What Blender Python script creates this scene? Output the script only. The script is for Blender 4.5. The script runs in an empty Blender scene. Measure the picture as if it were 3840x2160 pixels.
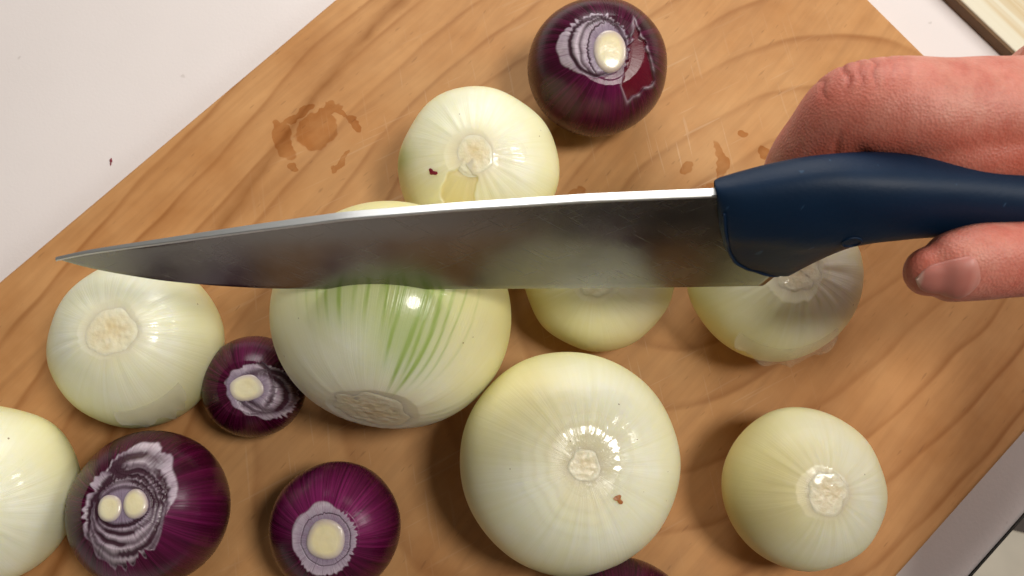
import bpy, math
import numpy as np
from mathutils import Vector, Matrix

sc = bpy.context.scene
CM = 0.01
rad = math.radians

# ------------------------------------------------------------------ camera
TILT, DIST = 18.0, 0.33
cam_data = bpy.data.cameras.new('camera')
cam = bpy.data.objects.new('camera', cam_data)
sc.collection.objects.link(cam)
cam.location = (0, -DIST*math.sin(rad(TILT)), DIST*math.cos(rad(TILT)))
cam.rotation_euler = (rad(TILT), 0, 0)
cam_data.sensor_width = 36.0
cam_data.lens = 32.475
cam_data.clip_start = 0.01
cam_data.clip_end = 50.0
cam_data.dof.use_dof = True
cam_data.dof.focus_distance = 0.285
cam_data.dof.aperture_fstop = 30.0
sc.camera = cam

# ------------------------------------------------------------------ light
world = bpy.data.worlds.new('World')
sc.world = world
world.use_nodes = True
bg = world.node_tree.nodes['Background']
bg.inputs[0].default_value = (1.0, 0.94, 0.86, 1)
bg.inputs[1].default_value = 0.12

def area(name, loc, target, size, power, color, shape='SQUARE', size_y=None):
    d = bpy.data.lights.new(name, 'AREA')
    d.energy = power; d.color = color; d.shape = shape; d.size = size
    if size_y: d.size_y = size_y
    o = bpy.data.objects.new(name, d)
    sc.collection.objects.link(o)
    o.location = loc
    o.rotation_euler = (Vector(target)-Vector(loc)).to_track_quat('-Z', 'Y').to_euler()
    return o
area('ceiling_lamp', (0.46, -0.13, 1.10), (0, 0, 0), 0.26, 7.4, (1.0, 0.95, 0.87), 'DISK')
area('far_window', (0.02, 0.58, 0.44), (0, 0.06, 0), 0.44, 3.2, (1.0, 0.97, 0.94), 'RECTANGLE', 0.28)
area('side_lamp', (1.02, 0.20, 0.68), (0, 0, 0), 0.18, 3.2, (1.0, 0.97, 0.92), 'RECTANGLE', 0.30)

sc.view_settings.view_transform = 'Standard'
sc.view_settings.look = 'None'
sc.view_settings.gamma = 1.0
sc.view_settings.exposure = 0.0
sc.view_settings.use_curve_mapping = False
sc.render.engine = 'CYCLES'
sc.cycles.use_denoising = True
sc.cycles.max_bounces = 5
sc.cycles.use_adaptive_sampling = True
sc.cycles.adaptive_threshold = 0.03
sc.cycles.caustics_reflective = False
sc.cycles.caustics_refractive = False

# ------------------------------------------------------------------ helpers
col = sc.collection

def tag(o, label=None, cat=None, group=None, kind=None):
    if label: o['label'] = label
    if cat: o['category'] = cat
    if group: o['group'] = group
    if kind: o['kind'] = kind
    return o

def empty(name, loc=(0, 0, 0)):
    o = bpy.data.objects.new(name, None)
    o.empty_display_size = 0.01
    col.objects.link(o); o.location = loc
    return o

def link_mesh(name, verts, faces, mat=None, parent=None, smooth=True, caps=()):
    me = bpy.data.meshes.new(name)
    verts = np.asarray(verts, dtype=np.float32)
    if isinstance(faces, np.ndarray):
        n, k = faces.shape
        me.vertices.add(len(verts)); me.vertices.foreach_set('co', verts.ravel())
        idx = np.concatenate([faces.ravel()]+[np.asarray(c) for c in caps]).astype(np.int32)
        tot = np.concatenate([np.full(n, k)]+[[len(c)] for c in caps]).astype(np.int32)
        me.loops.add(len(idx)); me.loops.foreach_set('vertex_index', idx)
        me.polygons.add(len(tot))
        me.polygons.foreach_set('loop_start', np.concatenate([[0], np.cumsum(tot)[:-1]]).astype(np.int32))
        me.polygons.foreach_set('loop_total', tot)
        me.update(calc_edges=True); me.validate()
    else:
        me.from_pydata([tuple(map(float, v)) for v in verts], [], faces)
    if smooth:
        me.polygons.foreach_set('use_smooth', np.ones(len(me.polygons), dtype=bool))
    o = bpy.data.objects.new(name, me)
    col.objects.link(o)
    if mat: me.materials.append(mat)
    if parent: o.parent = parent
    return o

def attr(o, name, data):
    data = np.asarray(data, dtype=np.float32)
    if data.ndim == 1:
        a = o.data.attributes.new(name, 'FLOAT', 'POINT'); a.data.foreach_set('value', data)
    else:
        a = o.data.attributes.new(name, 'FLOAT_VECTOR', 'POINT'); a.data.foreach_set('vector', data.ravel())

def grid_faces(nr, nc, wrap=True):
    i = np.arange(nr-1)[:, None]; j = np.arange(nc if wrap else nc-1)[None, :]
    j2 = (j+1) % nc
    a = i*nc+j; b = i*nc+j2; c = (i+1)*nc+j2; d = (i+1)*nc+j
    return np.stack([a, d, c, b], -1).reshape(-1, 4)

def pole_caps(nr, nc, both=True):
    c = [np.arange(nc)]
    if both: c.append((nr-1)*nc+np.arange(nc)[::-1])
    return c

def sstep(a, b, x):
    t = np.clip((x-a)/(b-a), 0, 1)
    return t*t*(3-2*t)

class Fourier:
    """random smooth periodic function of an angle"""
    def __init__(self, rng, k0, k1, power=1.0):
        self.k = np.arange(k0, k1+1)
        self.a = rng.normal(size=len(self.k))/self.k**power
        self.p = rng.uniform(0, 2*np.pi, len(self.k))
        self.n = 1/np.sqrt((self.a**2).sum()/2)
    def __call__(self, t):
        out = np.zeros_like(t)
        for k, a, p in zip(self.k, self.a, self.p): out += a*np.cos(k*t+p)
        return out*self.n

def lumps(rng, P, freq, n=14):
    """smooth pseudo noise of 3d points"""
    out = np.zeros(P.shape[:-1])
    for i in range(n):
        d = rng.normal(size=3); d *= freq*rng.uniform(.5, 1.4)/np.linalg.norm(d)
        out += np.cos(P @ d + rng.uniform(0, 6.28))
    return out/math.sqrt(n/2)

# ------------------------------------------------------------------ node helpers
class NT:
    def __init__(self, name):
        m = bpy.data.materials.new(name); m.use_nodes = True
        self.m = m; self.t = m.node_tree; self.N = self.t.nodes
        self.b = self.N['Principled BSDF']
    def link(self, a, b): self.t.links.new(a, b)
    def setin(self, sock, v):
        if hasattr(v, 'is_output') or isinstance(v, bpy.types.NodeSocket): self.link(v, sock)
        elif v is not None:
            if sock.type == 'RGBA' and len(v) == 3: v = (*v, 1)
            sock.default_value = v
    def attr(self, name, vec=False):
        n = self.N.new('ShaderNodeAttribute'); n.attribute_name = name
        return n.outputs['Vector'] if vec else n.outputs['Fac']
    def obj(self): return self.N.new('ShaderNodeTexCoord').outputs['Object']
    def math(self, op, a, b=None, c=None, clamp=False):
        n = self.N.new('ShaderNodeMath'); n.operation = op; n.use_clamp = clamp
        self.setin(n.inputs[0], a)
        if b is not None: self.setin(n.inputs[1], b)
        if c is not None: self.setin(n.inputs[2], c)
        return n.outputs[0]
    def vmath(self, op, a, b=None):
        n = self.N.new('ShaderNodeVectorMath'); n.operation = op
        self.setin(n.inputs[0], a)
        if b is not None:
            self.setin(n.inputs['Scale'] if op == 'SCALE' else n.inputs[1], b)
        return n.outputs['Value'] if op in ('LENGTH', 'DOT_PRODUCT', 'DISTANCE') else n.outputs[0]
    def mapping(self, v, loc=(0, 0, 0), rot=(0, 0, 0), scale=(1, 1, 1), kind='POINT'):
        n = self.N.new('ShaderNodeMapping'); n.vector_type = kind
        self.link(v, n.inputs[0]); n.inputs[1].default_value = loc
        n.inputs[2].default_value = rot; n.inputs[3].default_value = scale
        return n.outputs[0]
    def noise(self, v, scale, detail=3, rough=.55, color=False, dist=0):
        n = self.N.new('ShaderNodeTexNoise'); self.link(v, n.inputs['Vector'])
        n.inputs['Scale'].default_value = scale; n.inputs['Detail'].default_value = detail
        n.inputs['Roughness'].default_value = rough; n.inputs['Distortion'].default_value = dist
        return n.outputs['Color'] if color else n.outputs['Fac']
    def ramp(self, f, stops, interp='LINEAR'):
        n = self.N.new('ShaderNodeValToRGB'); self.link(f, n.inputs[0]); r = n.color_ramp
        r.interpolation = interp
        while len(r.elements) < len(stops): r.elements.new(.5)
        for e, (p, c) in zip(r.elements, stops):
            e.position = p; e.color = (c, c, c, 1) if not hasattr(c, '__len__') else (*c, 1)
        return n.outputs[0]
    def mix(self, f, a, b, mode='MIX'):
        n = self.N.new('ShaderNodeMix'); n.data_type = 'RGBA'; n.blend_type = mode
        self.setin(n.inputs[0], f); self.setin(n.inputs[6], a); self.setin(n.inputs[7], b)
        return n.outputs[2]
    def sep(self, v):
        n = self.N.new('ShaderNodeSeparateXYZ'); self.link(v, n.inputs[0]); return n.outputs
    def bump(self, h, strength, dist, normal=None):
        n = self.N.new('ShaderNodeBump'); n.inputs['Strength'].default_value = strength
        n.inputs['Distance'].default_value = dist; self.setin(n.inputs['Height'], h)
        if normal is not None: self.link(normal, n.inputs['Normal'])
        return n.outputs[0]
    def out(self, **kw):
        names = dict(color='Base Color', rough='Roughness', metal='Metallic', normal='Normal', sss='Subsurface Weight',
                     sssr='Subsurface Radius', ssss='Subsurface Scale', spec='Specular IOR Level', coat='Coat Weight',
                     coatr='Coat Roughness', alpha='Alpha', trans='Transmission Weight', ior='IOR', aniso='Anisotropic')
        for k, v in kw.items(): self.setin(self.b.inputs[names[k]], v)
        return self.m

# ------------------------------------------------------------------ materials
def mat_table():
    n = NT('painted_table'); o = n.obj()
    a = n.noise(o, 9, 4); b = n.noise(o, 900, 2)
    c = n.mix(n.ramp(a, [(.3, 0), (.7, 1)]), (.74, .675, .65), (.80, .735, .715))
    sp = n.ramp(n.noise(o, 130, 2), [(.715, 0), (.74, 1)])
    c = n.mix(n.math('MULTIPLY', sp, .35), c, (.42, .36, .32))
    return n.out(color=c, rough=.42, normal=n.bump(b, .12, .0004))

def wood_board():
    n = NT('cherry_wood'); o = n.obj()
    wc = n.noise(o, 6, 1, color=True)
    warp = n.vmath('SCALE', n.vmath('SUBTRACT', wc, (.5, .5, .5)), .022)
    p = n.vmath('ADD', o, warp)
    # cathedral rings: long ovals lying along the board
    q = n.mapping(p, loc=(.088, .030, 0), rot=(0, 0, rad(40)), scale=(1, 1, 1), kind='TEXTURE')
    s = n.sep(q)
    e = n.math('SQRT', n.math('ADD', n.math('POWER', n.math('MULTIPLY', s[0], .50), 2), n.math('POWER', s[1], 2)))
    wob = n.noise(o, 7, 3, .42)
    ring = n.math('MULTIPLY_ADD', wob, 2.6, n.math('MULTIPLY', n.math('POWER', e, 1.2), 84))
    fr = n.math('FRACT', ring)
    line = n.ramp(fr, [(0, 0), (.45, .05), (.76, .30), (.87, 1), (.90, .75), (.94, .08), (1, 0)])
    vary = n.ramp(n.noise(o, 17, 2), [(.30, .35), (.62, 1)])
    line = n.math('MULTIPLY', line, vary)
    # fibre along the board
    qf = n.mapping(p, rot=(0, 0, rad(48)), kind='TEXTURE')
    fib = n.noise(n.mapping(qf, scale=(18, 260, 40)), 1, 4, .6)
    fib2 = n.noise(n.mapping(qf, scale=(90, 900, 40)), 1, 2, .5)
    blot = n.noise(o, 22, 4, .6)
    base = n.mix(n.ramp(blot, [(.3, 0), (.72, 1)]), (.455, .205, .067), (.64, .352, .150))
    base = n.mix(n.ramp(fib, [(.30, .36), (.60, 0)]), base, (.30, .135, .05))
    base = n.mix(n.math('MULTIPLY', line, .66), base, (.25, .080, .016))
    # warmer, oiled outer left strip and patches
    oil = n.ramp(n.noise(o, 11, 2), [(.42, 0), (.70, 1)])
    base = n.mix(n.math('MULTIPLY', oil, .28), base, (.44, .19, .055))
    # worn pale cutting zone with fine cuts
    sx = None
    for ang, sc_, th in ((28, 1.0, .68), (100, 1.2, .685)):
        w = n.noise(n.mapping(n.mapping(o, rot=(0, 0, rad(ang)), kind='TEXTURE'), scale=(26*sc_, 620*sc_, 1)), 1, 1, .4)
        k = n.ramp(w, [(th, 0), (th+.02, 1)])
        sx = k if sx is None else n.math('MAXIMUM', sx, k)
    zone = n.ramp(n.vmath('LENGTH', n.mapping(o, loc=(.01, .01, 0), rot=(0, 0, rad(45)), scale=(.17, .12, 1), kind='TEXTURE')), [(.45, 1), (1, 0)])
    zone = n.math('MULTIPLY', zone, n.ramp(n.noise(o, 30, 3), [(.3, .2), (.65, 1)]))
    base = n.mix(n.math('MULTIPLY', zone, .30), base, (.65, .435, .225))
    base = n.mix(n.math('MULTIPLY', n.math('MULTIPLY', sx, zone), .30), base, (.70, .52, .34))
    # the long dark crack near the left edge
    q2 = n.mapping(n.vmath('ADD', o, n.vmath('SCALE', n.vmath('SUBTRACT', n.noise(o, 40, 3, color=True), (.5, .5, .5)), .006)), loc=(-.0835, .0640, 0), rot=(0, 0, rad(59)), kind='TEXTURE')
    d = n.math('ABSOLUTE', n.math('MULTIPLY_ADD', n.math('POWER', n.sep(q2)[0], 2), .9, n.sep(q2)[1]))
    crack = n.math('MULTIPLY', n.ramp(d, [(0, 1), (.0011, .75), (.0017, .25), (.005, 0)]), n.ramp(n.noise(o, 60, 2), [(.2, .35), (.6, 1)]))
    base = n.mix(n.math('MULTIPLY', crack, .75), base, (.24, .085, .018))
    # pores
    pore = n.ramp(n.noise(n.mapping(qf, scale=(150, 700, 10)), 1, 1), [(.70, 0), (.76, 1)])
    base = n.mix(n.math('MULTIPLY', pore, .28), base, (.16, .07, .03))
    # wet spots
    ws = n.vmath('ADD', o, n.vmath('SCALE', n.vmath('SUBTRACT', n.noise(o, 75, 3, color=True), (.5, .5, .5)), .013))
    wet = None
    for cx, cy, rx, ry, ro in WET:
        l = n.vmath('LENGTH', n.mapping(ws, loc=(cx*CM, cy*CM, 0), rot=(0, 0, rad(ro)), scale=(rx*CM*1.22, ry*CM*1.22, 1), kind='TEXTURE'))
        k = n.ramp(l, [(0, .85), (.80, 1), (.92, .9), (1.0, 0)])
        wet = k if wet is None else n.math('MAXIMUM', wet, k)
    base = n.mix(n.math('MULTIPLY', n.math('MULTIPLY', wet, n.ramp(n.noise(o, 110, 3), [(.3, .45), (.65, .85)])), .9), base, n.mix(1, base, (.66, .42, .24), 'MULTIPLY'))
    rough = n.mix(wet, n.mix(fib, (.55, .55, .55), (.68, .68, .68)), (.16, .16, .16))
    h = n.math('ADD', n.math('MULTIPLY', fib2, .5), n.math('MULTIPLY', fib, .5))
    return n.out(color=base, rough=rough, spec=.18, normal=n.bump(h, .15, .0006))

# wet patches on the board (cm): x, y, rx, ry, rotation
WET = [(-7.35, 6.25, .70, .62, 20), (-8.55, 5.85, .28, .75, 25), (-7.05, 7.15, .62, .16, 35), (-8.15, 6.85, .55, .14, 40),
       (-8.25, 4.75, .17, .17, 0), (-6.35, 5.2, .11, .40, -25), (-6.65, 4.75, .13, .16, 0), (-6.6, 7.15, .45, .13, -35), (-5.95, 6.55, .18, .35, 35),
       (7.75, 4.7, .20, 1.0, 0), (7.45, 3.55, .55, .42, 0), (8.3, 3.2, .9, .3, -25), (8.8, 6.1, .18, .14, 0), (9.45, 5.3, .22, .26, 0), (9.2, 4.6, .10, .10, 0),
       (2.4, 3.55, .36, .33, 0), (6.5, 4.6, .16, .2, 0)]

def mat_white_onion():
    n = NT('peeled_onion_flesh'); o = n.obj(); mer = n.attr('mer', True)
    g, root, yel, wet = n.attr('green'), n.attr('root'), n.attr('yellow'), n.attr('wet')
    z = n.sep(mer)[2]                        # polar angle / pi
    st = n.noise(n.mapping(mer, scale=(15, 15, 1.2)), 1, 3, .6)
    st2 = n.noise(n.mapping(mer, scale=(42, 42, 2.2)), 1, 2, .6)
    patch = n.noise(o, 55, 3)
    c = n.mix(n.ramp(patch, [(.34, 0), (.68, 1)]), (.87, .86, .63), (.90, .905, .78))
    c = n.mix(n.math('MULTIPLY', n.ramp(st, [(.40, 0), (.70, 1)]), .22), c, (.72, .69, .36))
    pt = n.noise(o, 34, 1, .4, dist=.6)
    c = n.mix(n.math('MULTIPLY', n.ramp(pt, [(.47, 0), (.485, 1), (.585, 1), (.60, 0)]), .30), c, (.80, .80, .62))
    near = n.ramp(z, [(.05, 0), (.13, 1), (.36, 0)])
    vein = n.math('MULTIPLY', n.ramp(st2, [(.50, 0), (.64, 1)]), near)
    c = n.mix(n.math('MULTIPLY', vein, .40), c, (.90, .90, .76))
    c = n.mix(n.math('MULTIPLY', n.ramp(z, [(.22, 0), (.50, .85)]), 1.0), c, (.79, .75, .33))
    c = n.mix(n.math('MULTIPLY', yel, .6), c, (.78, .64, .20))
    c = n.mix(n.math('MULTIPLY', g, .85), c, (.30, .44, .06))
    c = n.mix(n.math('MULTIPLY', root, n.ramp(st2, [(.3, .5), (.7, .9)])), c, (.76, .62, .36))
    fine = n.noise(o, 260, 2); 
    sp = n.ramp(n.noise(o, 620, 1, .3), [(.82, 0), (.835, 1)])
    c = n.mix(n.math('MULTIPLY', sp, .8), c, (.22, .12, .03))
    h = n.math('ADD', n.math('MULTIPLY', n.math('MULTIPLY', st2, .55), n.ramp(z, [(.05, 0), (.16, 1)])), n.math('MULTIPLY', fine, .10))
    h = n.math('ADD', h, n.math('MULTIPLY', n.math('ADD', n.math('MULTIPLY', n.noise(o, 420, 2, .6), 1.1), n.math('MULTIPLY', st2, 1.2)), wet))
    rough = n.mix(wet, (.40, .40, .40), (.10, .10, .10))
    return n.out(color=c, rough=rough, sss=.6, sssr=(1.0, .9, .5), ssss=.006, spec=.42, coat=n.math('MULTIPLY', wet, .8), coatr=.06,
                 normal=n.bump(h, .24, .0006))

def mat_root():
    n = NT('onion_root_plate'); o = n.obj()
    a = n.noise(o, 230, 3); b = n.noise(o, 620, 2)
    r = n.attr('rho')
    c = n.mix(n.ramp(a, [(.3, 0), (.7, 1)]), (.74, .60, .33), (.87, .80, .58))
    c = n.mix(n.math('MULTIPLY', n.math('POWER', r, 2), 1.0), c, (.85, .81, .60))
    return n.out(color=c, rough=.40, sss=.35, sssr=(1, .8, .5), ssss=.003, coat=n.attr('gloss'), coatr=.07,
                 normal=n.bump(n.math('ADD', n.math('MULTIPLY', a, .4), n.math('MULTIPLY', b, .7)), .5, .0006))

def mat_red_onion():
    n = NT('red_onion_skin'); o = n.obj(); mer = n.attr('mer', True)
    inner = n.attr('inner'); pale, gap, tri, lite = n.attr('pale'), n.attr('gap'), n.attr('tear'), n.attr('lite')
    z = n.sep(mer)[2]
    st = n.noise(n.mapping(mer, scale=(11, 11, .8)), 1, 4, .62)
    st2 = n.noise(n.mapping(mer, scale=(34, 34, 1.5)), 1, 3, .6)
    c = n.mix(n.ramp(st, [(.35, 0), (.68, 1)]), (.020, .0006, .005), (.072, .0018, .026))
    c = n.mix(n.math('MULTIPLY', n.ramp(st2, [(.54, 0), (.72, 1)]), n.ramp(z, [(.16, .7), (.42, .15)])), c, (.15, .007, .065))
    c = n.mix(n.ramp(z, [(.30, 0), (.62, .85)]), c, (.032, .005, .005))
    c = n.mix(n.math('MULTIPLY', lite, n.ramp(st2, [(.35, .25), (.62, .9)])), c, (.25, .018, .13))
    c = n.mix(tri, c, (.12, .005, .018))
    pn = n.noise(o, 330, 3)
    pc = n.mix(pn, (.34, .24, .34), (.66, .58, .63))
    pc = n.mix(n.attr('whiter'), pc, (.68, .58, .64))
    pc = n.mix(inner, pc, (.27, .21, .29))
    pale = n.math('MULTIPLY', pale, n.ramp(n.noise(n.mapping(mer, scale=(30, 30, 9)), 1, 3, .6), [(.28, .45), (.52, 1)]))
    c = n.mix(pale, c, pc)
    c = n.mix(n.math('MULTIPLY', gap, .95), c, (.035, .003, .014))
    h = n.math('ADD', n.math('MULTIPLY', st2, .25), n.math('MULTIPLY', n.math('MULTIPLY', pn, pale), .9))
    rough = n.mix(pale, n.mix(st, (.20, .20, .20), (.34, .34, .34)), (.26, .26, .26))
    return n.out(color=c, rough=rough, sss=n.math('MULTIPLY', pale, .3), sssr=(1, .6, .8), ssss=.0015, spec=.32, coat=.05, coatr=.15,
                 normal=n.bump(h, .30, .0006))

def mat_core():
    n = NT('onion_core'); o = n.obj(); a = n.noise(o, 300, 3); b = n.noise(o, 80, 2)
    c = n.mix(n.ramp(b, [(.35, 0), (.7, 1)]), (.80, .70, .42), (.86, .82, .62))
    c = n.mix(n.ramp(n.attr('rho'), [(.60, 0), (1, 1)]), c, (.46, .36, .40))
    return n.out(color=c, rough=.28, sss=.35, sssr=(1, .8, .5), ssss=.003, coat=.3, coatr=.1, normal=n.bump(a, .35, .0006))

def mat_steel():
    n = NT('brushed_steel'); o = n.obj()
    br = n.noise(n.mapping(o, scale=(900, 900, 22)), 1, 3, .6)
    br2 = n.noise(n.mapping(n.mapping(o, rot=(0, rad(38), 0), kind='TEXTURE'), scale=(70, 400, 2200)), 1, 2, .5)
    br3 = n.noise(n.mapping(n.mapping(o, rot=(0, rad(-30), 0), kind='TEXTURE'), scale=(60, 400, 2000)), 1, 2, .5)
    scr = n.math('MAXIMUM', n.ramp(br2, [(.62, 0), (.76, .8)]), n.ramp(br3, [(.64, 0), (.78, .8)]))
    sm = n.noise(o, 70, 3)
    c = n.mix(n.ramp(sm, [(.3, 0), (.7, 1)]), (.20, .198, .188), (.27, .268, .254))
    r = n.math('ADD', n.math('MULTIPLY', sm, .22), n.math('MULTIPLY_ADD', scr, .09, .13))
    h = n.math('SUBTRACT', n.math('MULTIPLY', br, .35), n.math('MULTIPLY', scr, .25))
    return n.out(color=c, metal=1.0, rough=r, normal=n.bump(h, .10, .0003))

def mat_spine():
    n = NT('ground_steel_spine'); o = n.obj()
    br = n.noise(n.mapping(o, scale=(60, 900, 300)), 1, 3)
    return n.out(color=n.mix(br, (.62, .63, .62), (.74, .75, .74)), metal=1.0, rough=.42, normal=n.bump(br, .2, .0003))

def mat_handle():
    n = NT('blue_rubber'); o = n.obj()
    a = n.noise(o, 900, 2); b = n.noise(o, 60, 3)
    nick = n.ramp(n.noise(n.mapping(n.mapping(o, rot=(0, rad(25), 0), kind='TEXTURE'), scale=(520, 300, 130)), 1, 1), [(.735, 0), (.765, 1)])
    c = n.mix(b, (.0012, .011, .032), (.0024, .020, .056))
    c = n.mix(n.math('MULTIPLY', nick, .35), c, (.05, .12, .22))
    return n.out(color=c, rough=n.math('MULTIPLY_ADD', b, .12, .46), spec=.25, normal=n.bump(n.math('ADD', a, nick), .12, .0004))

def mat_skin():
    n = NT('skin'); o = n.obj()
    a = n.noise(o, 85, 5, .7); b = n.noise(o, 700, 2); c3 = n.noise(n.mapping(o, scale=(190, 90, 190)), 1, 3, .6)
    red = n.attr('redness'); crease = n.attr('crease')
    c = n.mix(n.ramp(a, [(.34, 0), (.68, 1)]), (.52, .150, .108), (.69, .285, .220))
    c = n.mix(n.math('MULTIPLY', n.ramp(c3, [(.44, 0), (.66, 1)]), .35), c, (.66, .34, .25))
    c = n.mix(n.math('MULTIPLY', red, .65), c, (.47, .090, .050))
    c = n.mix(n.math('MULTIPLY', crease, .6), c, (.34, .06, .035))
    v = n.N.new('ShaderNodeTexVoronoi'); n.link(o, v.inputs['Vector']); v.inputs['Scale'].default_value = 1500
    h = n.math('ADD', n.math('MULTIPLY', v.outputs['Distance'], .5), n.math('MULTIPLY', c3, .35))
    return n.out(color=c, rough=.50, sss=.20, sssr=(1, .35, .2), ssss=.002, spec=.35, normal=n.bump(h, .38, .0006))

def mat_nail():
    n = NT('fingernail'); o = n.obj(); u = n.attr('along')
    a = n.noise(n.mapping(o, scale=(30, 500, 500)), 1, 2)
    c = n.mix(n.ramp(u, [(0, .9), (.06, .5), (.10, 0)]), (.52, .185, .145), (.76, .52, .42))
    c = n.mix(n.ramp(u, [(.78, 0), (.95, .45)]), c, (.56, .30, .25))
    return n.out(color=c, rough=.45, sss=.2, sssr=(1, .4, .3), ssss=.002, normal=n.bump(a, .06, .0003))

def plain(name, c, rough=.5, **kw):
    n = NT(name); o = n.obj(); a = n.noise(o, kw.pop('ns', 120), 3)
    return n.out(color=n.mix(a, tuple(x*.8 for x in c), tuple(min(1, x*1.2) for x in c)), rough=rough, **kw)

def mat_pine():
    n = NT('pale_pine'); o = n.obj()
    w = n.noise(n.mapping(o, scale=(2, 95, 6)), 1, 3, .55)
    f = n.noise(n.mapping(o, scale=(25, 900, 40)), 1, 2)
    c = n.mix(n.ramp(w, [(.44, 0), (.50, .15), (.58, 1), (.62, .1), (.8, 0)]), (.76, .71, .56), (.62, .47, .26))
    c = n.mix(n.math('MULTIPLY', f, .25), c, (.66, .58, .40))
    return n.out(color=c, rough=.5, normal=n.bump(w, .2, .0005))

M = dict(table=mat_table(), board=wood_board(), white=mat_white_onion(), root=mat_root(), red=mat_red_onion(), core=mat_core(),
         steel=mat_steel(), spine=mat_spine(), handle=mat_handle(), skin=mat_skin(), nail=mat_nail(), pine=mat_pine(),
         floor=plain('dark_floor', (.05, .03, .02), .6), tile=plain('cream_tile', (.62, .55, .44), .5, ns=30),
         edge=plain('table_edge_shadow', (.03, .026, .02), .6), pineshade=plain('shaded_pine_side', (.13, .065, .022), .6),  # both dark edge colours stand in for shade
         skinred=plain('red_onion_scrap', (.20, .008, .025), .35, ns=500), skinbrown=plain('brown_onion_scrap', (.42, .15, .04), .45, ns=600),
         film=None)

def mat_film():
    n = NT('onion_membrane'); o = n.obj(); a = n.noise(o, 300, 3)
    return n.out(color=(.80, .76, .66), rough=.2, alpha=.28, spec=.6, normal=n.bump(a, .4, .0006))
M['film'] = mat_film()

# ------------------------------------------------------------------ setting
def slab(name, poly, z0, z1, mat, bevel=.002, parent=None, seg=4):
    """extruded polygon with rounded rim (real slab)"""
    P = np.array(poly, float); n = len(P)
    c = P.mean(0)
    def inset(d):
        out = []
        for i in range(n):
            a, b, cc = P[i-1], P[i], P[(i+1) % n]
            e1 = (b-a)/np.linalg.norm(b-a); e2 = (cc-b)/np.linalg.norm(cc-b)
            n1 = np.array([-e1[1], e1[0]]); n2 = np.array([-e2[1], e2[0]])
            m = n1+n2; m /= max(1e-9, m@n1 if abs(m@n1) > 1e-6 else 1)
            out.append(b+m*d)
        return np.array(out)
    rings = []
    prof = [(bevel*(1-math.sin(i/seg*math.pi/2)), z0+bevel*(1-math.cos(i/seg*math.pi/2))) for i in range(seg+1)]
    prof += [(bevel*(1-math.cos(i/seg*math.pi/2)), z1-bevel*(1-math.sin(i/seg*math.pi/2))) for i in range(seg+1)]
    V = []
    for d, z in prof:
        R_ = inset(d); V += [(x, y, z) for x, y in R_]
    F = [tuple(range(n))[::-1]]
    for k in range(len(prof)-1):
        for i in range(n):
            j = (i+1) % n
            F.append((k*n+i, k*n+j, (k+1)*n+j, (k+1)*n+i))
    F.append(tuple((len(prof)-1)*n+i for i in range(n)))
    return link_mesh(name, V, F, mat, parent, smooth=False)

def rounded(poly, r, seg=8):
    P = np.array(poly, float); n = len(P); out = []
    for i in range(n):
        a, b, c = P[i-1], P[i], P[(i+1) % n]
        d1 = (a-b)/np.linalg.norm(a-b); d2 = (c-b)/np.linalg.norm(c-b)
        for k in range(seg+1):
            t = k/seg
            out.append((1-t)**2*(b+d1*r)+2*t*(1-t)*b+t*t*(b+d2*r))
    return out

ZT = -0.016
floor = slab('floor', [(-1.0, -1.0), (1.2, -1.0), (1.2, 1.2), (-1.0, 1.2)], -.32, -.30, M['floor'], .001)
tag(floor, kind='structure')
TILE = [(.2970, -.0615), (.15, -.42), (.60, -.46), (.62, -.1420)]
# pale tile whose corner shows past the table edge
tile = slab('tile', TILE, -.2995, -.290, M['tile'], .002, parent=floor)

# table slab: straight edge runs across the lower right corner
t0, t1 = np.array([.1774, -.0782]), np.array([.1559, -.0981])
d = (t0-t1)/np.linalg.norm(t0-t1)
tp = [t1-d*.45, t0+d*.9, (-.2, 1.1), (-.75, .3), (-.6, -.45)]
table = slab('table', [tuple(p) for p in tp], ZT-.03, ZT, M['table'], .0015)
tag(table, kind='structure')
strip = slab('edge_shadow_strip', [tuple(p) for p in (t1-d*.45+[d[1]*.0002, -d[0]*.0002], t1-d*.45+[d[1]*.0010, -d[0]*.0010], t0+d*.9+[d[1]*.0010, -d[0]*.0010], t0+d*.9+[d[1]*.0002, -d[0]*.0002])], ZT-.03, ZT-.0008, M['edge'], .0004, parent=table)  # dark strip painted in as the shadow line along the table edge

# cutting board
bp = [(-.0710-.30*.68, .1204-.30*.73), (.30*.10-.02, -.30+.02), (.2135, -.0135), (.1200, .1501+.001), (.0330, .2331)]
bl0, bl1 = np.array([-.0710, .1204]), np.array([-.1834, .0030])
dl = (bl1-bl0)/np.linalg.norm(bl1-bl0)
br0, br1 = np.array([.1740, -.0519]), np.array([.1250, -.0982])
dr = (br1-br0)/np.linalg.norm(br1-br0)
bt0, bt1 = np.array([.1423, .1204]), np.array([.1626, .0931])
dt = (bt1-bt0)/np.linalg.norm(bt1-bt0)
def isect(p, d, q, e):
    A = np.array([d, -e]).T; s = np.linalg.solve(A, q-p); return p+d*s[0]
cR = isect(bt0, dt, br0, dr); cT = isect(bl0, dl, bt0, dt)
cL = bl1+dl*.13; cB = br1+dr*.14
board = slab('cutting_board', rounded([cL, cB, cR, cT], .012), ZT+.0004, 0, M['board'], .0016)
tag(board, 'worn brown wooden cutting board lying diagonally under the onions', 'cutting board')

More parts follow.
